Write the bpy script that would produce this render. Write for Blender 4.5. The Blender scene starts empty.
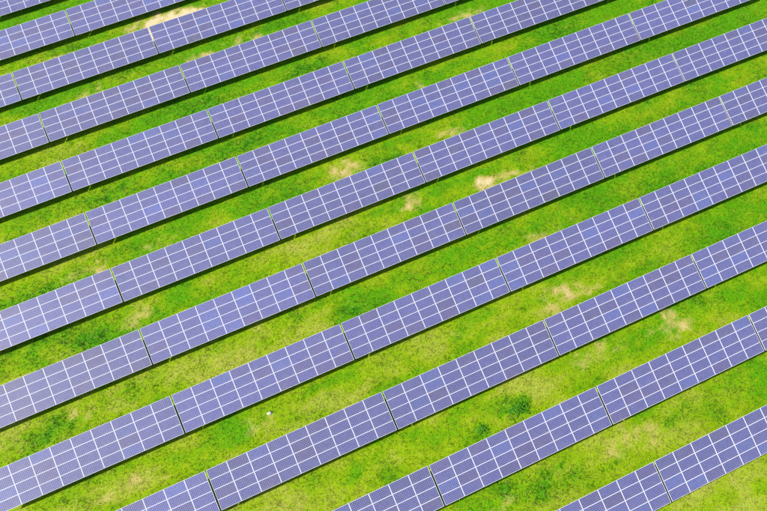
import bpy, math, random
import numpy as np
from mathutils import Matrix, Vector, Euler
random.seed(11)
rng = np.random.default_rng(11)
PI = math.pi
scene = bpy.context.scene
C = scene.collection

# ------------------------------------------------------------------ camera, sky, sun, exposure
cam_data = bpy.data.cameras.new('camera')
cam = bpy.data.objects.new('camera', cam_data); C.objects.link(cam)
cam.location = (-1.0723, -40.3778, 62.9180)
cam.rotation_mode = 'XYZ'
cam.rotation_euler = (0.462775, 0.022921, -0.418134)
cam_data.sensor_width = 36.0
cam_data.lens = 36.0 * 650.0 / 767.0
cam_data.clip_start = 0.5
cam_data.clip_end = 6000
scene.camera = cam

SUN = Vector((-1.80, 0.14, 1.0)).normalized()          # direction towards the sun
elev = math.asin(SUN.z); azim = math.atan2(SUN.x, SUN.y)
world = bpy.data.worlds.new('World'); scene.world = world
world.use_nodes = True
wn = world.node_tree; wn.nodes.clear()
sky = wn.nodes.new('ShaderNodeTexSky'); sky.sky_type = 'NISHITA'
sky.sun_disc = False; sky.sun_elevation = elev; sky.sun_rotation = azim % (2 * PI)
sky.air_density = 1.0; sky.dust_density = 1.0; sky.ozone_density = 1.0
bg = wn.nodes.new('ShaderNodeBackground'); bg.inputs['Strength'].default_value = 0.085
wo = wn.nodes.new('ShaderNodeOutputWorld')
wn.links.new(sky.outputs[0], bg.inputs['Color']); wn.links.new(bg.outputs[0], wo.inputs['Surface'])

sd = bpy.data.lights.new('sun', 'SUN'); sd.energy = 5.0; sd.angle = math.radians(0.5); sd.color = (1.0, 0.95, 0.86)
sun = bpy.data.objects.new('sun', sd); C.objects.link(sun)
sun.rotation_euler = SUN.to_track_quat('Z', 'Y').to_euler()
sun.location = (0, 0, 80)

scene.view_settings.view_transform = 'Standard'
scene.view_settings.look = 'None'
scene.view_settings.exposure = 1.35
scene.view_settings.gamma = 1.0
scene.view_settings.use_curve_mapping = False
scene.cycles.max_bounces = 6

# ------------------------------------------------------------------ layout of the field
PITCH = 18.1            # table length + gap
COL = 1.9955; ROWP = 0.9873; NC = 9; NR = 4
TILT = math.radians(20.0)
H_LOW = 0.85            # low edge above the ground
def terrain(x, y):
    k = np.clip(np.asarray(x, float) / PITCH - 1.0, -4.0, 4.5)
    r = np.clip(-np.asarray(y, float) / 8.208, -8, 8)
    return -0.0405 * k * k + 0.000413 * r * r

# rows from the top left corner to the bottom right one: (y of the high edge, x where table 0 starts, table indices)
ROWS = [
    (49.25, -25.02, [0]),
    (41.034, -13.803, [-1, 0]),
    (32.943, -4.300, [-2, -1, 0, 1]),
    (24.731, -2.346, [-2, -1, 0, 1, 2]),
    (16.350, -1.229, [-2, -1, 0, 1, 2, 3]),
    (8.082, -0.156, [-2, -1, 0, 1, 2, 3]),
    (-0.092, 0.906, [-2, -1, 0, 1, 2, 3]),
    (-8.251, 1.999, [-2, -1, 0, 1, 2, 3]),
    (-16.386, 3.113, [-2, -1, 0, 1, 2]),
    (-24.646, 4.179, [-2, -1, 0, 1, 2]),
    (-32.780, 5.281, [-1, 0, 1, 2]),
    (-40.985, 6.357, [0, 1]),
]
LOWDROP = 3.9492 * math.sin(TILT)   # the fitted heights refer to the high edge
DRY = [(-2.2, 34.9, 2.9, 1.5, 3.4), (0.8, 35.2, 1.7, 0.9, 2.6), (-16.9, 34.6, 1.76, 0.63, 0.7), (6.7, 26.9, 2.87, 0.9, 0.7), (0.4, 27.0, 1.96, 0.88, 0.75), (5.1, 17.9, 2.04, 0.81, 0.55), (-14.0, 27.2, 1.85, 0.84, 0.6), (35.4, 18.6, 2.47, 0.92, 0.75), (24.8, 10.4, 0.85, 0.82, 0.45), (25.8, 1.8, 1.5, 0.75, 0.6), (-13.0, 9.1, 1.68, 0.69, 0.6), (11.2, 2.1, 1.54, 1.13, 0.95), (8.7, -5.5, 1.71, 1.03, 0.35), (26.5, -6.5, 1.57, 0.97, 1.25), (29.2, -6.6, 1.32, 0.56, 0.8), (16.8, -5.3, 1.64, 0.8, 0.85), (28.9, -15.6, 3.02, 0.76, 0.6), (-19.0, 2.0, 1.24, 0.5, 1.0), (-21.0, 2.1, 2.23, 0.99, 0.45), (-16.7, -5.7, 1.74, 1.03, 0.5), (-12.5, 2.0, 2.55, 0.77, 0.45), (26.5, -22.3, 2.03, 1.04, 0.95), (28.8, -23.2, 1.92, 0.26, 0.9), (27.0, -23.5, 2.38, 0.57, 0.45), (35.1, -30.1, 1.66, 1.22, 0.85), (32.5, -29.9, 1.17, 0.55, 0.6), (26.2, -29.9, 2.05, 0.95, 0.6), (-24.5, -13.6, 1.4, 0.71, 0.6), (-23.0, -22.7, 2.08, 0.63, 0.6), (-20.0, -22.7, 1.73, 0.64, 0.4), (-8.6, -22.0, 1.84, 0.87, 0.45), (27.1, -38.6, 0.86, 0.67, 0.85), (23.4, -38.3, 1.92, 0.66, 0.7), (26.0, -37.8, 2.71, 0.77, 0.4), (9.5, -38.6, 1.79, 0.6, 0.5), (23.8, -17.4, 2.43, 0.97, 0.4), (45.9, -26.4, 1.52, 0.5, 0.45), (56.8, 8.8, 1.28, 0.37, 0.3), (2.4, -6.2, 2.84, 0.62, 0.3), (14.2, -21.9, 2.27, 0.65, 0.3), (-2.2, -26.7, 3.07, 0.84, 0.3), (3.9, -33.9, 3.01, 0.88, 0.3), (25.9, -45.2, 3.1, 0.79, 0.25), (-22.9, -11.8, 2.03, 0.62, 0.35), (-28.6, -7.4, 1.52, 0.75, 0.35), (25.0, -23.7, 1.41, 0.9, 0.6), (22.0, -34.4, 3.27, 0.78, 0.25), (-24.0, 6.6, 2.26, 0.65, 0.3), (19.9, -32.2, 2.73, 0.6, 0.2), (38.7, -9.8, 2.71, 0.71, 0.3)]
LUSH = [(11.4, -37.5, 1.11, 0.53, 0.9), (15.9, -31.3, 0.86, 0.69, 0.9), (11.8, -31.7, 0.53, 0.38, 0.9), (14.9, -38.7, 1.63, 0.97, 0.8), (-26.5, -13.8, 1.18, 0.9, 0.9), (-28.7, -14.4, 1.95, 1.08, 0.7), (-21.6, -6.1, 1.91, 1.01, 0.9), (4.8, -14.9, 1.25, 0.9, 0.8), (17.1, 1.3, 1.31, 0.72, 0.9), (12.8, 18.8, 2.83, 1.01, 0.8), (-1.6, 18.9, 2.93, 1.12, 0.8), (14.6, 1.7, 0.78, 0.71, 0.8), (-25.5, 1.5, 2.84, 0.85, 0.8), (30.0, -38.4, 1.54, 0.78, 0.6), (17.8, -39.5, 0.82, 0.8, 0.7), (46.0, 10.7, 2.32, 1.61, 0.7), (-16.4, 11.1, 2.64, 0.7, 0.7), (1.2, 11.1, 3.89, 1.04, 0.7), (46.7, -23.5, 1.55, 0.77, 0.6), (39.1, -28.6, 1.7, 0.7, 0.6), (-27.4, -0.4, 2.67, 0.94, 0.6), (-23.9, -4.5, 3.18, 0.91, 0.5), (-28.5, -3.7, 2.08, 0.9, 0.7), (-8.0, 29.2, 4.12, 0.87, 0.6), (11.0, 28.1, 2.94, 0.55, 0.6), (52.6, 2.6, 9.27, 2.05, 0.35), (61.5, 2.2, 9.58, 2.13, 0.35), (48.4, -7.9, 7.17, 1.82, 0.35), (40.6, -15.2, 8.03, 1.89, 0.4), (53.4, -16.6, 5.57, 2.0, 0.35), (41.9, -23.0, 6.42, 1.5, 0.3), (32.3, -19.9, 3.74, 1.23, 0.3), (-14.0, -17.1, 3.09, 0.8, 0.4), (-18.6, -13.4, 2.06, 0.73, 0.5), (-23.5, -17.1, 2.95, 0.96, 0.3), (15.0, -10.6, 4.9, 1.0, 0.2), (1.3, -17.8, 2.75, 0.86, 0.4), (-2.9, -23.2, 2.08, 0.69, 0.3), (6.7, -19.6, 2.78, 0.86, 0.3), (10.7, -26.6, 2.17, 0.61, 0.3), (36.2, -38.2, 2.27, 1.02, 0.3), (-26.4, 9.1, 2.04, 0.79, 0.7), (3.0, 2.1, 2.48, 0.68, 0.5), (-8.6, 9.8, 1.85, 0.57, 0.4), (15.9, 13.4, 3.49, 0.97, 0.5), (28.0, -14.5, 2.52, 0.64, 0.4), (-13.6, -10.4, 1.61, 0.55, 0.3), (-19.8, -25.6, 2.84, 0.44, 0.3), (-21.5, 19.7, 2.46, 0.76, 0.2), (26.8, 11.3, 1.44, 0.5, 0.4), (-22.4, 28.6, 1.8, 0.66, 0.3)]

# ------------------------------------------------------------------ noise shared by the ground and the grass
def _hash(ix, iy, seed):
    h = (ix.astype(np.int64) * 374761393 + iy.astype(np.int64) * 668265263 + seed * 1442695041) & 0xffffffff
    h = ((h ^ (h >> 13)) * 1274126177) & 0xffffffff
    h = (h ^ (h >> 16)) & 0xffffffff
    return h / 4294967295.0
def vnoise(x, y, seed):
    x0 = np.floor(x); y0 = np.floor(y); fx = x - x0; fy = y - y0
    fx = fx * fx * (3 - 2 * fx); fy = fy * fy * (3 - 2 * fy)
    a = _hash(x0, y0, seed); b = _hash(x0 + 1, y0, seed); c = _hash(x0, y0 + 1, seed); d = _hash(x0 + 1, y0 + 1, seed)
    return (a * (1 - fx) + b * fx) * (1 - fy) + (c * (1 - fx) + d * fx) * fy
def fbm(x, y, scale, octv, seed):
    t = 0; amp = 1; s = 0
    ca, sa = math.cos(0.6), math.sin(0.6)
    x = x / scale; y = y / scale
    for i in range(octv):
        t = t + amp * vnoise(x, y, seed + i * 17); s += amp; amp *= 0.55
        x, y = (x * ca - y * sa) * 2.03 + 5.1, (x * sa + y * ca) * 2.03 + 1.7
    return t / s
def blobs(x, y, L, seed):
    out = np.zeros_like(x)
    wx = x + (fbm(x, y, 1.1, 4, seed) - .5) * 4.4; wy = y + (fbm(x, y, .9, 4, seed + 5) - .5) * 2.4
    for (bx, by, rx, ry, st) in L:
        d2 = ((wx - bx) / (rx * 1.25)) ** 2 + ((wy - by) / (ry * 1.25)) ** 2
        out = np.maximum(out, st * np.exp(-d2 * 0.9))
    return out
def meadow(x, y):
    """dryness and lushness of the grass at a place"""
    n1 = fbm(x * .7, y, 7.0, 4, 3); n2 = fbm(x * .75 + 90, y * 1.5, 2.4, 4, 31); n3 = fbm(x * .7, y, 0.7, 4, 77)
    n2 = n2 + (fbm(x * .10 + 7, y, .55, 3, 611) - .5) * .22       # faint worn lines along the rows
    side = np.clip((x * 0.6 + y * 0.8 - 10.0) / 40.0, -1, 1)        # the far right of the field is greener
    dry = np.clip((n1 - .47) * 1.5 + (n2 - .5) * 1.4 + .27 - .34 * side, 0, 1) * .55
    patch = blobs(x, y, DRY, 400)
    lush0 = np.clip((fbm(x + 40, y * 1.3 - 70, 3.2, 4, 211) - .56) * 3.5 + .12 * side, 0, 1) * .45
    lush = np.maximum(lush0, blobs(x, y, LUSH, 500) * (.55 + .7 * n3))
    dry = dry * (1 - np.clip(lush, 0, 1) * .8)
    bare = patch * np.clip((n3 - .28) * 3.4, 0, 1.6) * (.45 + 1.1 * n2) * .85 + patch * .42
    return dry, np.clip(lush, 0, 1.2) * (1 - np.clip(patch, 0, .8)), bare

# ------------------------------------------------------------------ materials
def new_mat(name):
    m = bpy.data.materials.new(name); m.use_nodes = True
    nt = m.node_tree; nt.nodes.clear()
    out = nt.nodes.new('ShaderNodeOutputMaterial'); b = nt.nodes.new('ShaderNodeBsdfPrincipled')
    nt.links.new(b.outputs[0], out.inputs['Surface'])
    return m, nt, b, out
def N(nt, t, **kw):
    n = nt.nodes.new(t)
    for k, v in kw.items(): setattr(n, k, v)
    return n
def MATH(nt, op, a, b=None, clamp=False):
    n = nt.nodes.new('ShaderNodeMath'); n.operation = op; n.use_clamp = clamp
    for i, v in enumerate((a, b)):
        if v is None: continue
        if isinstance(v, (int, float)): n.inputs[i].default_value = v
        else: nt.links.new(v, n.inputs[i])
    return n.outputs[0]
def MIX(nt, fac, a, b, mode='MIX'):
    n = nt.nodes.new('ShaderNodeMix'); n.data_type = 'RGBA'; n.blend_type = mode
    for i, v in ((0, fac), (6, a), (7, b)):
        if isinstance(v, (int, float)): n.inputs[i].default_value = v
        elif isinstance(v, tuple): n.inputs[i].default_value = (*v, 1)
        else: nt.links.new(v, n.inputs[i])
    return n.outputs[2]
def NOISE(nt, vec, scale, detail=3, rough=.55):
    n = nt.nodes.new('ShaderNodeTexNoise'); n.inputs['Scale'].default_value = scale
    n.inputs['Detail'].default_value = detail; n.inputs['Roughness'].default_value = rough
    if vec is not None: nt.links.new(vec, n.inputs['Vector'])
    return n.outputs['Fac']
def RAMP(nt, fac, lo, hi):
    n = nt.nodes.new('ShaderNodeMapRange'); n.inputs[1].default_value = lo; n.inputs[2].default_value = hi
    nt.links.new(fac, n.inputs[0]); return n.outputs[0]
def ATTR(nt, name):
    n = nt.nodes.new('ShaderNodeAttribute'); n.attribute_name = name; return n.outputs['Fac']

GREEN = (0.056, 0.190, 0.002)
YELLOWGREEN = (0.160, 0.240, 0.003)
STRAW = (0.300, 0.255, 0.072)
LUSHGREEN = (0.027, 0.155, 0.004)
SOIL = (0.430, 0.360, 0.210)
def meadow_colour(nt, wobble, spread=.5):
    dry = MATH(nt, 'ADD', ATTR(nt, 'dry'), MATH(nt, 'MULTIPLY', MATH(nt, 'SUBTRACT', wobble, .5), spread))
    bare = MATH(nt, 'ADD', ATTR(nt, 'bare'), MATH(nt, 'MULTIPLY', MATH(nt, 'SUBTRACT', wobble, .5), .5))
    c = MIX(nt, RAMP(nt, dry, 0.0, .34), GREEN, YELLOWGREEN)
    c = MIX(nt, RAMP(nt, dry, .34, .95), c, STRAW)
    c = MIX(nt, MATH(nt, 'MULTIPLY', ATTR(nt, 'lush'), .95, True), c, LUSHGREEN)
    c = MIX(nt, RAMP(nt, bare, .30, .95), c, STRAW)
    return c, bare

def ground_material():
    m, nt, b, out = new_mat('grass_ground')
    co = N(nt, 'ShaderNodeNewGeometry').outputs['Position']
    fine = NOISE(nt, co, 5.5, 4, .65); mid = NOISE(nt, co, 1.3, 4, .6); speck = NOISE(nt, co, 14, 2, .5)
    wob = MATH(nt, 'ADD', MATH(nt, 'MULTIPLY', fine, .6), MATH(nt, 'MULTIPLY', mid, .4))
    wob = RAMP(nt, wob, .30, .70)
    c, bare = meadow_colour(nt, wob, .5)
    c = MIX(nt, RAMP(nt, bare, .9, 2.0), c, SOIL)
    c = MIX(nt, 1.0, c, MIX(nt, RAMP(nt, speck, .3, .7), (.66, .68, .66), (1.35, 1.35, 1.35)), 'MULTIPLY')
    nt.links.new(c, b.inputs['Base Color'])
    b.inputs['Roughness'].default_value = .95; b.inputs['Specular IOR Level'].default_value = .04
    bp = N(nt, 'ShaderNodeBump'); bp.inputs['Strength'].default_value = .4; bp.inputs['Distance'].default_value = .10
    nt.links.new(MATH(nt, 'ADD', fine, MATH(nt, 'MULTIPLY', speck, .5)), bp.inputs['Height'])
    nt.links.new(bp.outputs[0], b.inputs['Normal'])
    return m
def blade_material():
    m, nt, b, out = new_mat('grass_blades')
    wob = ATTR(nt, 'shade')
    c, bare = meadow_colour(nt, wob, .75)
    c = MIX(nt, 1.0, c, MIX(nt, ATTR(nt, 'vigour'), (.74, .80, .70), (1.42, 1.38, 1.3)), 'MULTIPLY')
    c = MIX(nt, MATH(nt, 'MULTIPLY', MATH(nt, 'GREATER_THAN', ATTR(nt, 'vigour'), 1.2), .5), c, (.50, .47, .10))
    nt.links.new(c, b.inputs['Base Color'])
    b.inputs['Roughness'].default_value = .6; b.inputs['Specular IOR Level'].default_value = .08
    tr = N(nt, 'ShaderNodeBsdfTranslucent'); nt.links.new(c, tr.inputs['Color'])
    mx = N(nt, 'ShaderNodeMixShader'); mx.inputs[0].default_value = .5
    nt.links.new(b.outputs[0], mx.inputs[1]); nt.links.new(tr.outputs[0], mx.inputs[2])
    nt.links.new(mx.outputs[0], out.inputs['Surface'])
    return m
def cell_material():
    """polycrystalline cells under glass: 12 x 6 squares with pale gaps, busbars and uneven crystal tone"""
    m, nt, b, out = new_mat('solar_cells')
    tc = N(nt, 'ShaderNodeTexCoord').outputs['Object']
    sp = N(nt, 'ShaderNodeSeparateXYZ'); nt.links.new(tc, sp.inputs[0])
    oi = N(nt, 'ShaderNodeObjectInfo')
    u = MATH(nt, 'DIVIDE', sp.outputs[0], CELLU); v = MATH(nt, 'DIVIDE', sp.outputs[1], CELLV)
    def line(w, half):       # 1 near the edges of each cell
        f = MATH(nt, 'FRACT', w); d = MATH(nt, 'ABSOLUTE', MATH(nt, 'SUBTRACT', f, .5))
        return MATH(nt, 'GREATER_THAN', d, .5 - half)
    gap = MATH(nt, 'MAXIMUM', line(u, .055), line(v, .055))
    bus = MATH(nt, 'MAXIMUM', line(MATH(nt, 'ADD', MATH(nt, 'MULTIPLY', v, 2.0), 0.5), .012), 0.0)
    cell = N(nt, 'ShaderNodeCombineXYZ')
    nt.links.new(MATH(nt, 'FLOOR', u), cell.inputs[0]); nt.links.new(MATH(nt, 'FLOOR', v), cell.inputs[1])
    nt.links.new(MATH(nt, 'MULTIPLY', oi.outputs['Random'], 91.0), cell.inputs[2])
    wn_ = N(nt, 'ShaderNodeTexWhiteNoise', noise_dimensions='3D'); nt.links.new(cell.outputs[0], wn_.inputs['Vector'])
    cry = NOISE(nt, tc, 60, 1, .5)
    tone = MATH(nt, 'ADD', MATH(nt, 'MULTIPLY', wn_.outputs['Value'], .36), .70)
    tone = MATH(nt, 'ADD', tone, MATH(nt, 'MULTIPLY', cry, .14))


    # tone as a grey multiplier
    grey = N(nt, 'ShaderNodeCombineXYZ')
    for i in range(3): nt.links.new(tone, grey.inputs[i])
    base = MIX(nt, 1.0, oi.outputs['Color'], grey.outputs[0], 'MULTIPLY')
    base = MIX(nt, MATH(nt, 'MULTIPLY', bus, .5), base, (.22, .22, .32))
    base = MIX(nt, gap, base, (.27, .27, .42))
    pos = N(nt, 'ShaderNodeNewGeometry').outputs['Position']
    edge = RAMP(nt, sp.outputs[1], -.15, -.46)
    dust = MATH(nt, 'MULTIPLY', RAMP(nt, NOISE(nt, pos, 1.1, 4, .6), .40, .75), MATH(nt, 'ADD', MATH(nt, 'MULTIPLY', edge, .16), .05), True)
    base = MIX(nt, dust, base, (.30, .27, .24))
    nt.links.new(base, b.inputs['Base Color'])
    b.inputs['Roughness'].default_value = .52; b.inputs['IOR'].default_value = 1.5
    b.inputs['Specular IOR Level'].default_value = .68
    b.inputs['Coat Weight'].default_value = .5; b.inputs['Coat Roughness'].default_value = .15
    return m
def metal_material(name, col, rough, metallic):
    m, nt, b, out = new_mat(name)
    co = N(nt, 'ShaderNodeTexCoord').outputs['Object']
    n = NOISE(nt, co, 9, 3)
    c = MIX(nt, n, tuple(x * .85 for x in col), tuple(min(1, x * 1.1) for x in col))
    nt.links.new(c, b.inputs['Base Color']); b.inputs['Roughness'].default_value = rough; b.inputs['Metallic'].default_value = metallic
    return m

PW = 1.968; PH = 0.977; BORDER = 0.019            # one panel; frame width
CELLU = (PW - 2 * BORDER - .03) / 12; CELLV = (PH - 2 * BORDER - .03) / 6
M_GROUND = ground_material(); M_BLADE = blade_material(); M_CELL = cell_material()
M_FRAME = metal_material('anodised_frame', (.46, .46, .52), .45, .0)
M_STEEL = metal_material('galvanised_steel', (.42, .43, .45), .5, .7)
M_SHEET = metal_material('white_backsheet', (.60, .60, .66), .5, .0)

# ------------------------------------------------------------------ mesh helpers
def mesh_from(name, V, F, mats, midx=None):
    me = bpy.data.meshes.new(name); me.from_pydata(V, [], F)
    for m in mats: me.materials.append(m)
    if midx: me.polygons.foreach_set('material_index', midx)
    me.update(); return me
def box(V, F, lo, hi):
    n = len(V); (x0, y0, z0), (x1, y1, z1) = lo, hi
    V += [(x0,y0,z0),(x1,y0,z0),(x1,y1,z0),(x0,y1,z0),(x0,y0,z1),(x1,y0,z1),(x1,y1,z1),(x0,y1,z1)]
    F += [(n,n+3,n+2,n+1),(n+4,n+5,n+6,n+7),(n,n+1,n+5,n+4),(n+1,n+2,n+6,n+5),(n+2,n+3,n+7,n+6),(n+3,n,n+4,n+7)]
def link(o, parent=None):
    C.objects.link(o)
    if parent is not None: o.parent = parent
    return o

# ------------------------------------------------------------------ the ground: one sheet out to the horizon
def axis(lo, hi, step, far):
    a = np.arange(lo, hi + step / 2, step); d = step; r = []; x = 0
    while x < far: d *= 1.35; x += d; r.append(x)
    r = np.array(r)
    return np.concatenate([(lo - r)[::-1], a, hi + r])
gx = axis(-48, 92, .33, 3000); gy = axis(-68, 66, .33, 3000)
GX, GY = np.meshgrid(gx, gy); nx, ny = len(gx), len(gy)
X = GX.ravel(); Y = GY.ravel()
Z = terrain(X, Y) - H_LOW + (fbm(X, Y, 2.2, 3, 9) - .5) * .10
Z = Z - LOWDROP
V = np.stack([X, Y, Z], 1)
i = np.arange(nx - 1)[None, :] + nx * np.arange(ny - 1)[:, None]; i = i.ravel()
F = np.stack([i, i + 1, i + nx + 1, i + nx], 1)
def fast_mesh(name, V, F, attrs, mat):
    me = bpy.data.meshes.new(name); k = F.shape[1]
    me.vertices.add(len(V)); me.vertices.foreach_set('co', V.astype(np.float32).ravel())
    me.loops.add(F.size); me.loops.foreach_set('vertex_index', F.astype(np.int32).ravel())
    me.polygons.add(len(F)); me.polygons.foreach_set('loop_start', np.arange(0, F.size, k, dtype=np.int32))
    for an, av in attrs.items():
        a = me.attributes.new(an, 'FLOAT', 'POINT'); a.data.foreach_set('value', av.astype(np.float32))
    me.materials.append(mat); me.update(calc_edges=True); me.validate()
    return me
dry, lush, bare = meadow(X, Y)
gm = fast_mesh('ground', V, F, {'dry': dry, 'lush': lush, 'bare': bare}, M_GROUND)
gm.polygons.foreach_set('use_smooth', np.ones(len(F), dtype=bool))
ground = link(bpy.data.objects.new('ground', gm)); ground['kind'] = 'structure'

# ------------------------------------------------------------------ the grass itself
def grass():
    cr, sr = math.cos(-.418), math.sin(-.418)
    n = 230000
    u = rng.uniform(-60, 60, n); v = rng.uniform(-44, 48, n)
    # a rectangle turned like the camera, wider than what it sees
    cx, cy = 14.5, -5.5
    x = cx + u * cr - v * sr; y = cy + u * sr + v * cr
    dry, lush, bare = meadow(x, y)
    clump = fbm(x, y, .9, 3, 901)
    keep = rng.uniform(0, 1, n) > np.clip(bare * .85 - .15, 0, .93)
    x, y, dry, lush, bare, clump = [a[keep] for a in (x, y, dry, lush, bare, clump)]
    n = len(x)
    z = terrain(x, y) - H_LOW - LOWDROP + (fbm(x, y, 2.2, 3, 9) - .5) * .10
    base_h = (.03 + .045 * clump + .06 * lush) * rng.uniform(.6, 1.35, n)
    weed = rng.uniform(0, 1, n) < .008 + .03 * lush
    base_h = np.where(weed, base_h * 1.5, base_h)
    nb = 4
    Vs = []; tone = np.clip(rng.normal(.55, .20, n) + (clump - .5) * .7, .28, 1.4)
    A = {'dry': [], 'lush': [], 'bare': [], 'shade': [], 'vigour': []}
    vig = np.clip(np.where(rng.uniform(0, 1, n) < .12, 1.5, rng.normal(.45, .30, n)), 0, 1.5)
    for b in range(nb):
        a = rng.uniform(0, 2 * PI, n); lean = rng.uniform(1.0, 2.4, n)
        w = rng.uniform(.018, .042, n) * (1 + .5 * lush)
        ox = x + rng.uniform(-.09, .09, n); oy = y + rng.uniform(-.09, .09, n)
        h = base_h * rng.uniform(.7, 1.2, n)
        dx, dy = np.cos(a), np.sin(a)
        p0 = np.stack([ox - dy * w, oy + dx * w, z - .01], 1); p1 = np.stack([ox + dy * w, oy - dx * w, z - .01], 1)
        p2 = np.stack([ox + dx * h * lean * 1.1, oy + dy * h * lean * 1.1, z + h], 1)
        Vs.append(np.stack([p0, p1, p2], 1).reshape(-1, 3))
        bt = tone + rng.uniform(-.12, .12, n)
        for k, q in (('dry', dry), ('lush', lush), ('bare', bare), ('shade', bt), ('vigour', vig)): A[k].append(np.repeat(q, 3))
    V = np.concatenate(Vs); F = np.arange(len(V)).reshape(-1, 3)
    me = fast_mesh('grass', V, F, {k: np.concatenate(v) for k, v in A.items()}, M_BLADE)
    o = link(bpy.data.objects.new('grass', me)); o['kind'] = 'stuff'
    o['label'] = 'short yellow green grass with lush clumps and tan dry patches between the panel rows'; o['category'] = 'grass'
grass()

# ------------------------------------------------------------------ one table of panels
COS, SIN = math.cos(TILT), math.sin(TILT)
def panel_mesh():
    V, F = [], []; w, h = PW / 2 - BORDER, PH / 2 - BORDER
    iw, ih = w - .012, h - .006
    # back box, then on top a white backsheet rim round the field of cells
    box(V, F, (-w, -h, -.012), (w, h, 0)); mi = [1] * 6
    F.pop(1); mi.pop()
    n = len(V); V += [(-iw, -ih, 0), (iw, -ih, 0), (iw, ih, 0), (-iw, ih, 0)]
    F.append((n, n+1, n+2, n+3)); mi.append(0)
    for a in range(4):
        b = (a + 1) % 4; F.append((4 + a, 4 + b, n + b, n + a)); mi.append(1)
    return mesh_from('solar_panel', V, F, [M_CELL, M_SHEET], mi)
def frame_mesh():
    V, F = [], []; w, h = PW / 2, PH / 2; t = BORDER
    box(V, F, (-w, -h, -.034), (w, -h + t, .004)); box(V, F, (-w, h - t, -.034), (w, h, .004))
    box(V, F, (-w, -h + t, -.034), (-w + t, h - t, .0035)); box(V, F, (w - t, -h + t, -.034), (w, h - t, .0035))
    return mesh_from('frame', V, F, [M_FRAME])
PANEL = panel_mesh(); FRAME = frame_mesh()
LEN = NC * COL; WID = NR * ROWP
def slope_bars(xs, w, top, dep, y0, y1, name, mat):
    """bars running down the slope, in the tilted frame of the table"""
    V, F = [], []
    for x in xs: box(V, F, (x - w / 2, y0, top - dep), (x + w / 2, y1, top))
    return mesh_from(name, V, F, [mat])
TABLE_TONE = [1.0, [1.0] * 4]
def tone(band=0):
    r = random.random()
    j = random.uniform(.94, 1.06) * TABLE_TONE[0] * TABLE_TONE[1][band]
    if r < .76: c = (.036, .037, .152)
    elif r < .92: c = (.038, .030, .116)          # slightly purplish batch
    elif r < .992: c = (.036, .050, .195)          # slightly bluer batch
    else: c = (.036, .031, .086)
    return tuple(x * j * random.uniform(.98, 1.02) for x in c) + (1,)
SLOPE = Euler((TILT, 0, 0)).to_matrix()           # table y runs up the slope
def post_mesh(hgt):
    V, F = [], []
    box(V, F, (-.06, -.04, -.5), (.06, -.034, hgt)); box(V, F, (-.06, .034, -.5), (.06, .04, hgt)); box(V, F, (-.003, -.034, -.5), (.003, .034, hgt))
    return mesh_from('post', V, F, [M_STEEL])
YF, YB = .75, 3.05                                # distance of the posts up the slope
POSTF = post_mesh(H_LOW + YF * SIN - .17); POSTB = post_mesh(H_LOW + YB * SIN - .17)
XS = [-LEN / 2 + 1.2 + i * (LEN - 2.4) / 4 for i in range(5)]
RAFT = slope_bars([0], .06, -.095, .10, .15, WID - .15, 'rafter', M_STEEL)
def purlin_mesh():
    V, F = [], []; box(V, F, (-LEN / 2 + .02, -.03, -.093), (LEN / 2 - .02, .03, -.037)); return mesh_from('purlin', V, F, [M_STEEL])
PURL = purlin_mesh()
def seam_mesh():
    V, F = [], []; box(V, F, (-.012, .02, -.030), (.012, WID - .02, -.002)); return mesh_from('seam_strip', V, F, [M_FRAME])
SEAM = seam_mesh()

def make_table():
    """origin: on the ground below the middle of the low edge"""
    root = link(bpy.data.objects.new('solar_panel_table', None)); root.empty_display_size = .5
    def put(name, me, p, rot=True, parent=root):
        o = bpy.data.objects.new(name, me); link(o, parent)
        q = SLOPE @ Vector(p) if rot else Vector(p)
        o.location = q + Vector((0, 0, H_LOW)) if rot else q
        if rot: o.rotation_euler = (TILT, 0, 0)
        return o
    for r in range(NR):
        for c in range(NC):
            p = put('solar_panel', PANEL, (-LEN / 2 + (c + .5) * COL, (r + .5) * ROWP, 0))
            p.color = tone(r); p['band'] = r
            fr = bpy.data.objects.new('frame', FRAME); link(fr, p)
    for c in range(1, NC): put('seam_strip', SEAM, (-LEN / 2 + c * COL, 0, 0))
    for r in range(NR):
        put('purlin', PURL, (0, (r + .25) * ROWP, 0)); put('purlin', PURL, (0, (r + .75) * ROWP, 0))
    for x in XS:
        put('rafter', RAFT, (x, 0, 0))
        put('post', POSTF, (x, YF * COS, 0), False); put('post', POSTB, (x, YB * COS, 0), False)
    return root
def copy_tree(o, parent=None):
    c = o.copy(); C.objects.link(c); c.parent = parent
    if o.data == PANEL: c.color = tone(int(o['band']))
    for ch in KIDS[o.name]: copy_tree(ch, c)
    return c

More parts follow.
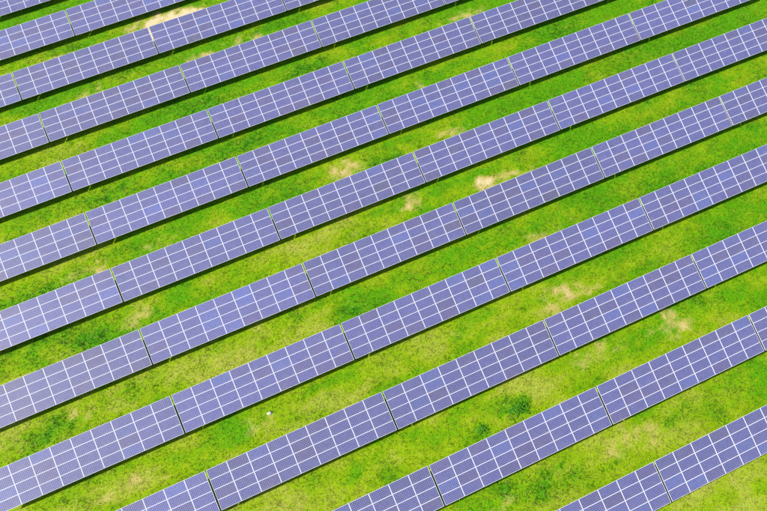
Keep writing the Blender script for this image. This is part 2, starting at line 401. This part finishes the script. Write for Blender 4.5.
first = make_table()
KIDS = {first.name: list(first.children)}
for ch in first.children:
    KIDS[ch.name] = list(ch.children)
    for g in ch.children: KIDS[g.name] = []
ORD = ['first', 'second', 'third', 'fourth', 'fifth', 'sixth', 'seventh', 'eighth', 'ninth', 'tenth', 'eleventh', 'twelfth']
def label_for(ri, j, n):
    row = 'in %s row from top left corner' % ORD[ri]
    if n == 1: return 'solar table cut off by the top left corner, the only one in its row'
    if j == 0: return 'leftmost solar table, cut by photo edge, ' + row
    if j == n - 1: return 'rightmost solar table, cut by photo edge, ' + row
    return 'solar table whole in view, %s from left ' % ORD[j] + row
tables = []
for ri, (y, x0, ks) in enumerate(ROWS):
    for j, k in enumerate(ks):
        TABLE_TONE[0] = random.uniform(.88, 1.12); TABLE_TONE[1] = [random.uniform(.95, 1.05) for _ in range(3)] + [random.uniform(.84, 1.05)]
        t = first if not tables else copy_tree(first)
        xa, xb = x0 + k * PITCH, x0 + (k + 1) * PITCH
        za, zb = float(terrain(xa, y)), float(terrain(xb, y))
        yl = y - WID * COS                      # the low edge
        t.location = ((xa + xb) / 2, yl, (za + zb) / 2 - SIN * WID - H_LOW)
        t.location.z += random.uniform(-.025, .025)
        t.rotation_euler = (math.radians(random.uniform(-.35, .35)), -math.atan2(zb - za, PITCH), math.radians(random.uniform(-.04, .04)))
        t['label'] = label_for(ri, j, len(ks)); t['category'] = 'solar table'
        t['group'] = 'tables of solar panels in parallel rows'
        tables.append(t)

# ------------------------------------------------------------------ single weeds and the pale stone between the rows
def ground_z(x, y): return float(terrain(x, y)) - H_LOW - LOWDROP + float((fbm(np.array([x]), np.array([y]), 2.2, 3, 9)[0] - .5) * .10)
def weed_material():
    m, nt, b, out = new_mat('weed_leaf')
    pos = N(nt, 'ShaderNodeNewGeometry').outputs['Position']
    c = MIX(nt, RAMP(nt, NOISE(nt, pos, 7, 3), .3, .7), (.026, .140, .004), (.060, .210, .005))
    nt.links.new(c, b.inputs['Base Color']); b.inputs['Roughness'].default_value = .55; b.inputs['Specular IOR Level'].default_value = .15
    return m
M_WEED = weed_material()
def weed(x, y, r, h, n, label):
    V, F, VS, FS = [], [], [], []
    for i in range(n):
        a = random.uniform(0, 2 * PI); d = r * random.random() ** .7 * (1 + .35 * math.sin(3 * a + x) + .2 * math.sin(5 * a)); t = random.random()
        cx, cy = d * math.cos(a) * 1.25, d * math.sin(a) * .85
        cz = h * max(.15, 1 - (d / r) ** 2 * .7) * random.uniform(.35, 1)
        q = random.uniform(0, 2 * PI); L = random.uniform(.09, .20); w = L * .33; up = random.uniform(-.05, .09)
        dx, dy = math.cos(q), math.sin(q); k = len(V)
        V += [(cx, cy, cz), (cx + dx * L * .5 - dy * w, cy + dy * L * .5 + dx * w, cz + up), (cx + dx * L, cy + dy * L, cz + up * .3), (cx + dx * L * .5 + dy * w, cy + dy * L * .5 - dx * w, cz + up)]
        F.append((k, k+1, k+2, k+3))
        if i % 12 == 0:
            k = len(VS); VS += [(cx * .4 - .01, cy * .4, -.05), (cx * .4 + .01, cy * .4, -.05), (cx * .4, cy * .4 + .015, -.05), (cx, cy, cz)]
            FS += [(k, k+1, k+3), (k+1, k+2, k+3), (k+2, k, k+3)]
    root = link(bpy.data.objects.new('weed_clump', None)); root.empty_display_size = .2
    root.location = (x, y, ground_z(x, y))
    link(bpy.data.objects.new('leaves', mesh_from('leaves', V, F, [M_WEED])), root)
    link(bpy.data.objects.new('stems', mesh_from('stems', VS, FS, [M_WEED])), root)
    root['label'] = label; root['category'] = 'weed'; root['group'] = 'dark green weeds in the lanes'
weed(15.9, -31.3, .95, .20, 330, 'larger dark green weed clump, in the lane above the second row from bottom right')
weed(11.8, -31.6, .50, .16, 110, 'small dark green weed clump left of the larger weed in the same lane')
def stone(x, y, r):
    import bmesh
    bm = bmesh.new(); bmesh.ops.create_icosphere(bm, subdivisions=3, radius=r)
    for v in bm.verts:
        n = v.co.normalized(); f = 1 + .28 * (vnoise(np.array([n.x * 2.1 + 9]), np.array([n.y * 2.1 + n.z * 1.7 + 4]), 5)[0] - .5) * 2
        v.co = Vector((n.x * f * 1.5, n.y * f * .8, max(n.z, -.3) * f * .45)) * r
    me = bpy.data.meshes.new('stone'); bm.to_mesh(me); bm.free()
    m, nt, b, out = new_mat('pale_stone'); co = N(nt, 'ShaderNodeTexCoord').outputs['Object']
    nt.links.new(MIX(nt, NOISE(nt, co, 12, 4), (.20, .23, .16), (.42, .45, .38)), b.inputs['Base Color']); b.inputs['Roughness'].default_value = .9
    me.materials.append(m); o = link(bpy.data.objects.new('stone', me)); o.location = (x, y, ground_z(x, y) + r * .15)
    o['label'] = 'small pale stone lying in the yellow green grass at lower left of centre'; o['category'] = 'stone'
stone(-6.82, -21.44, .19)
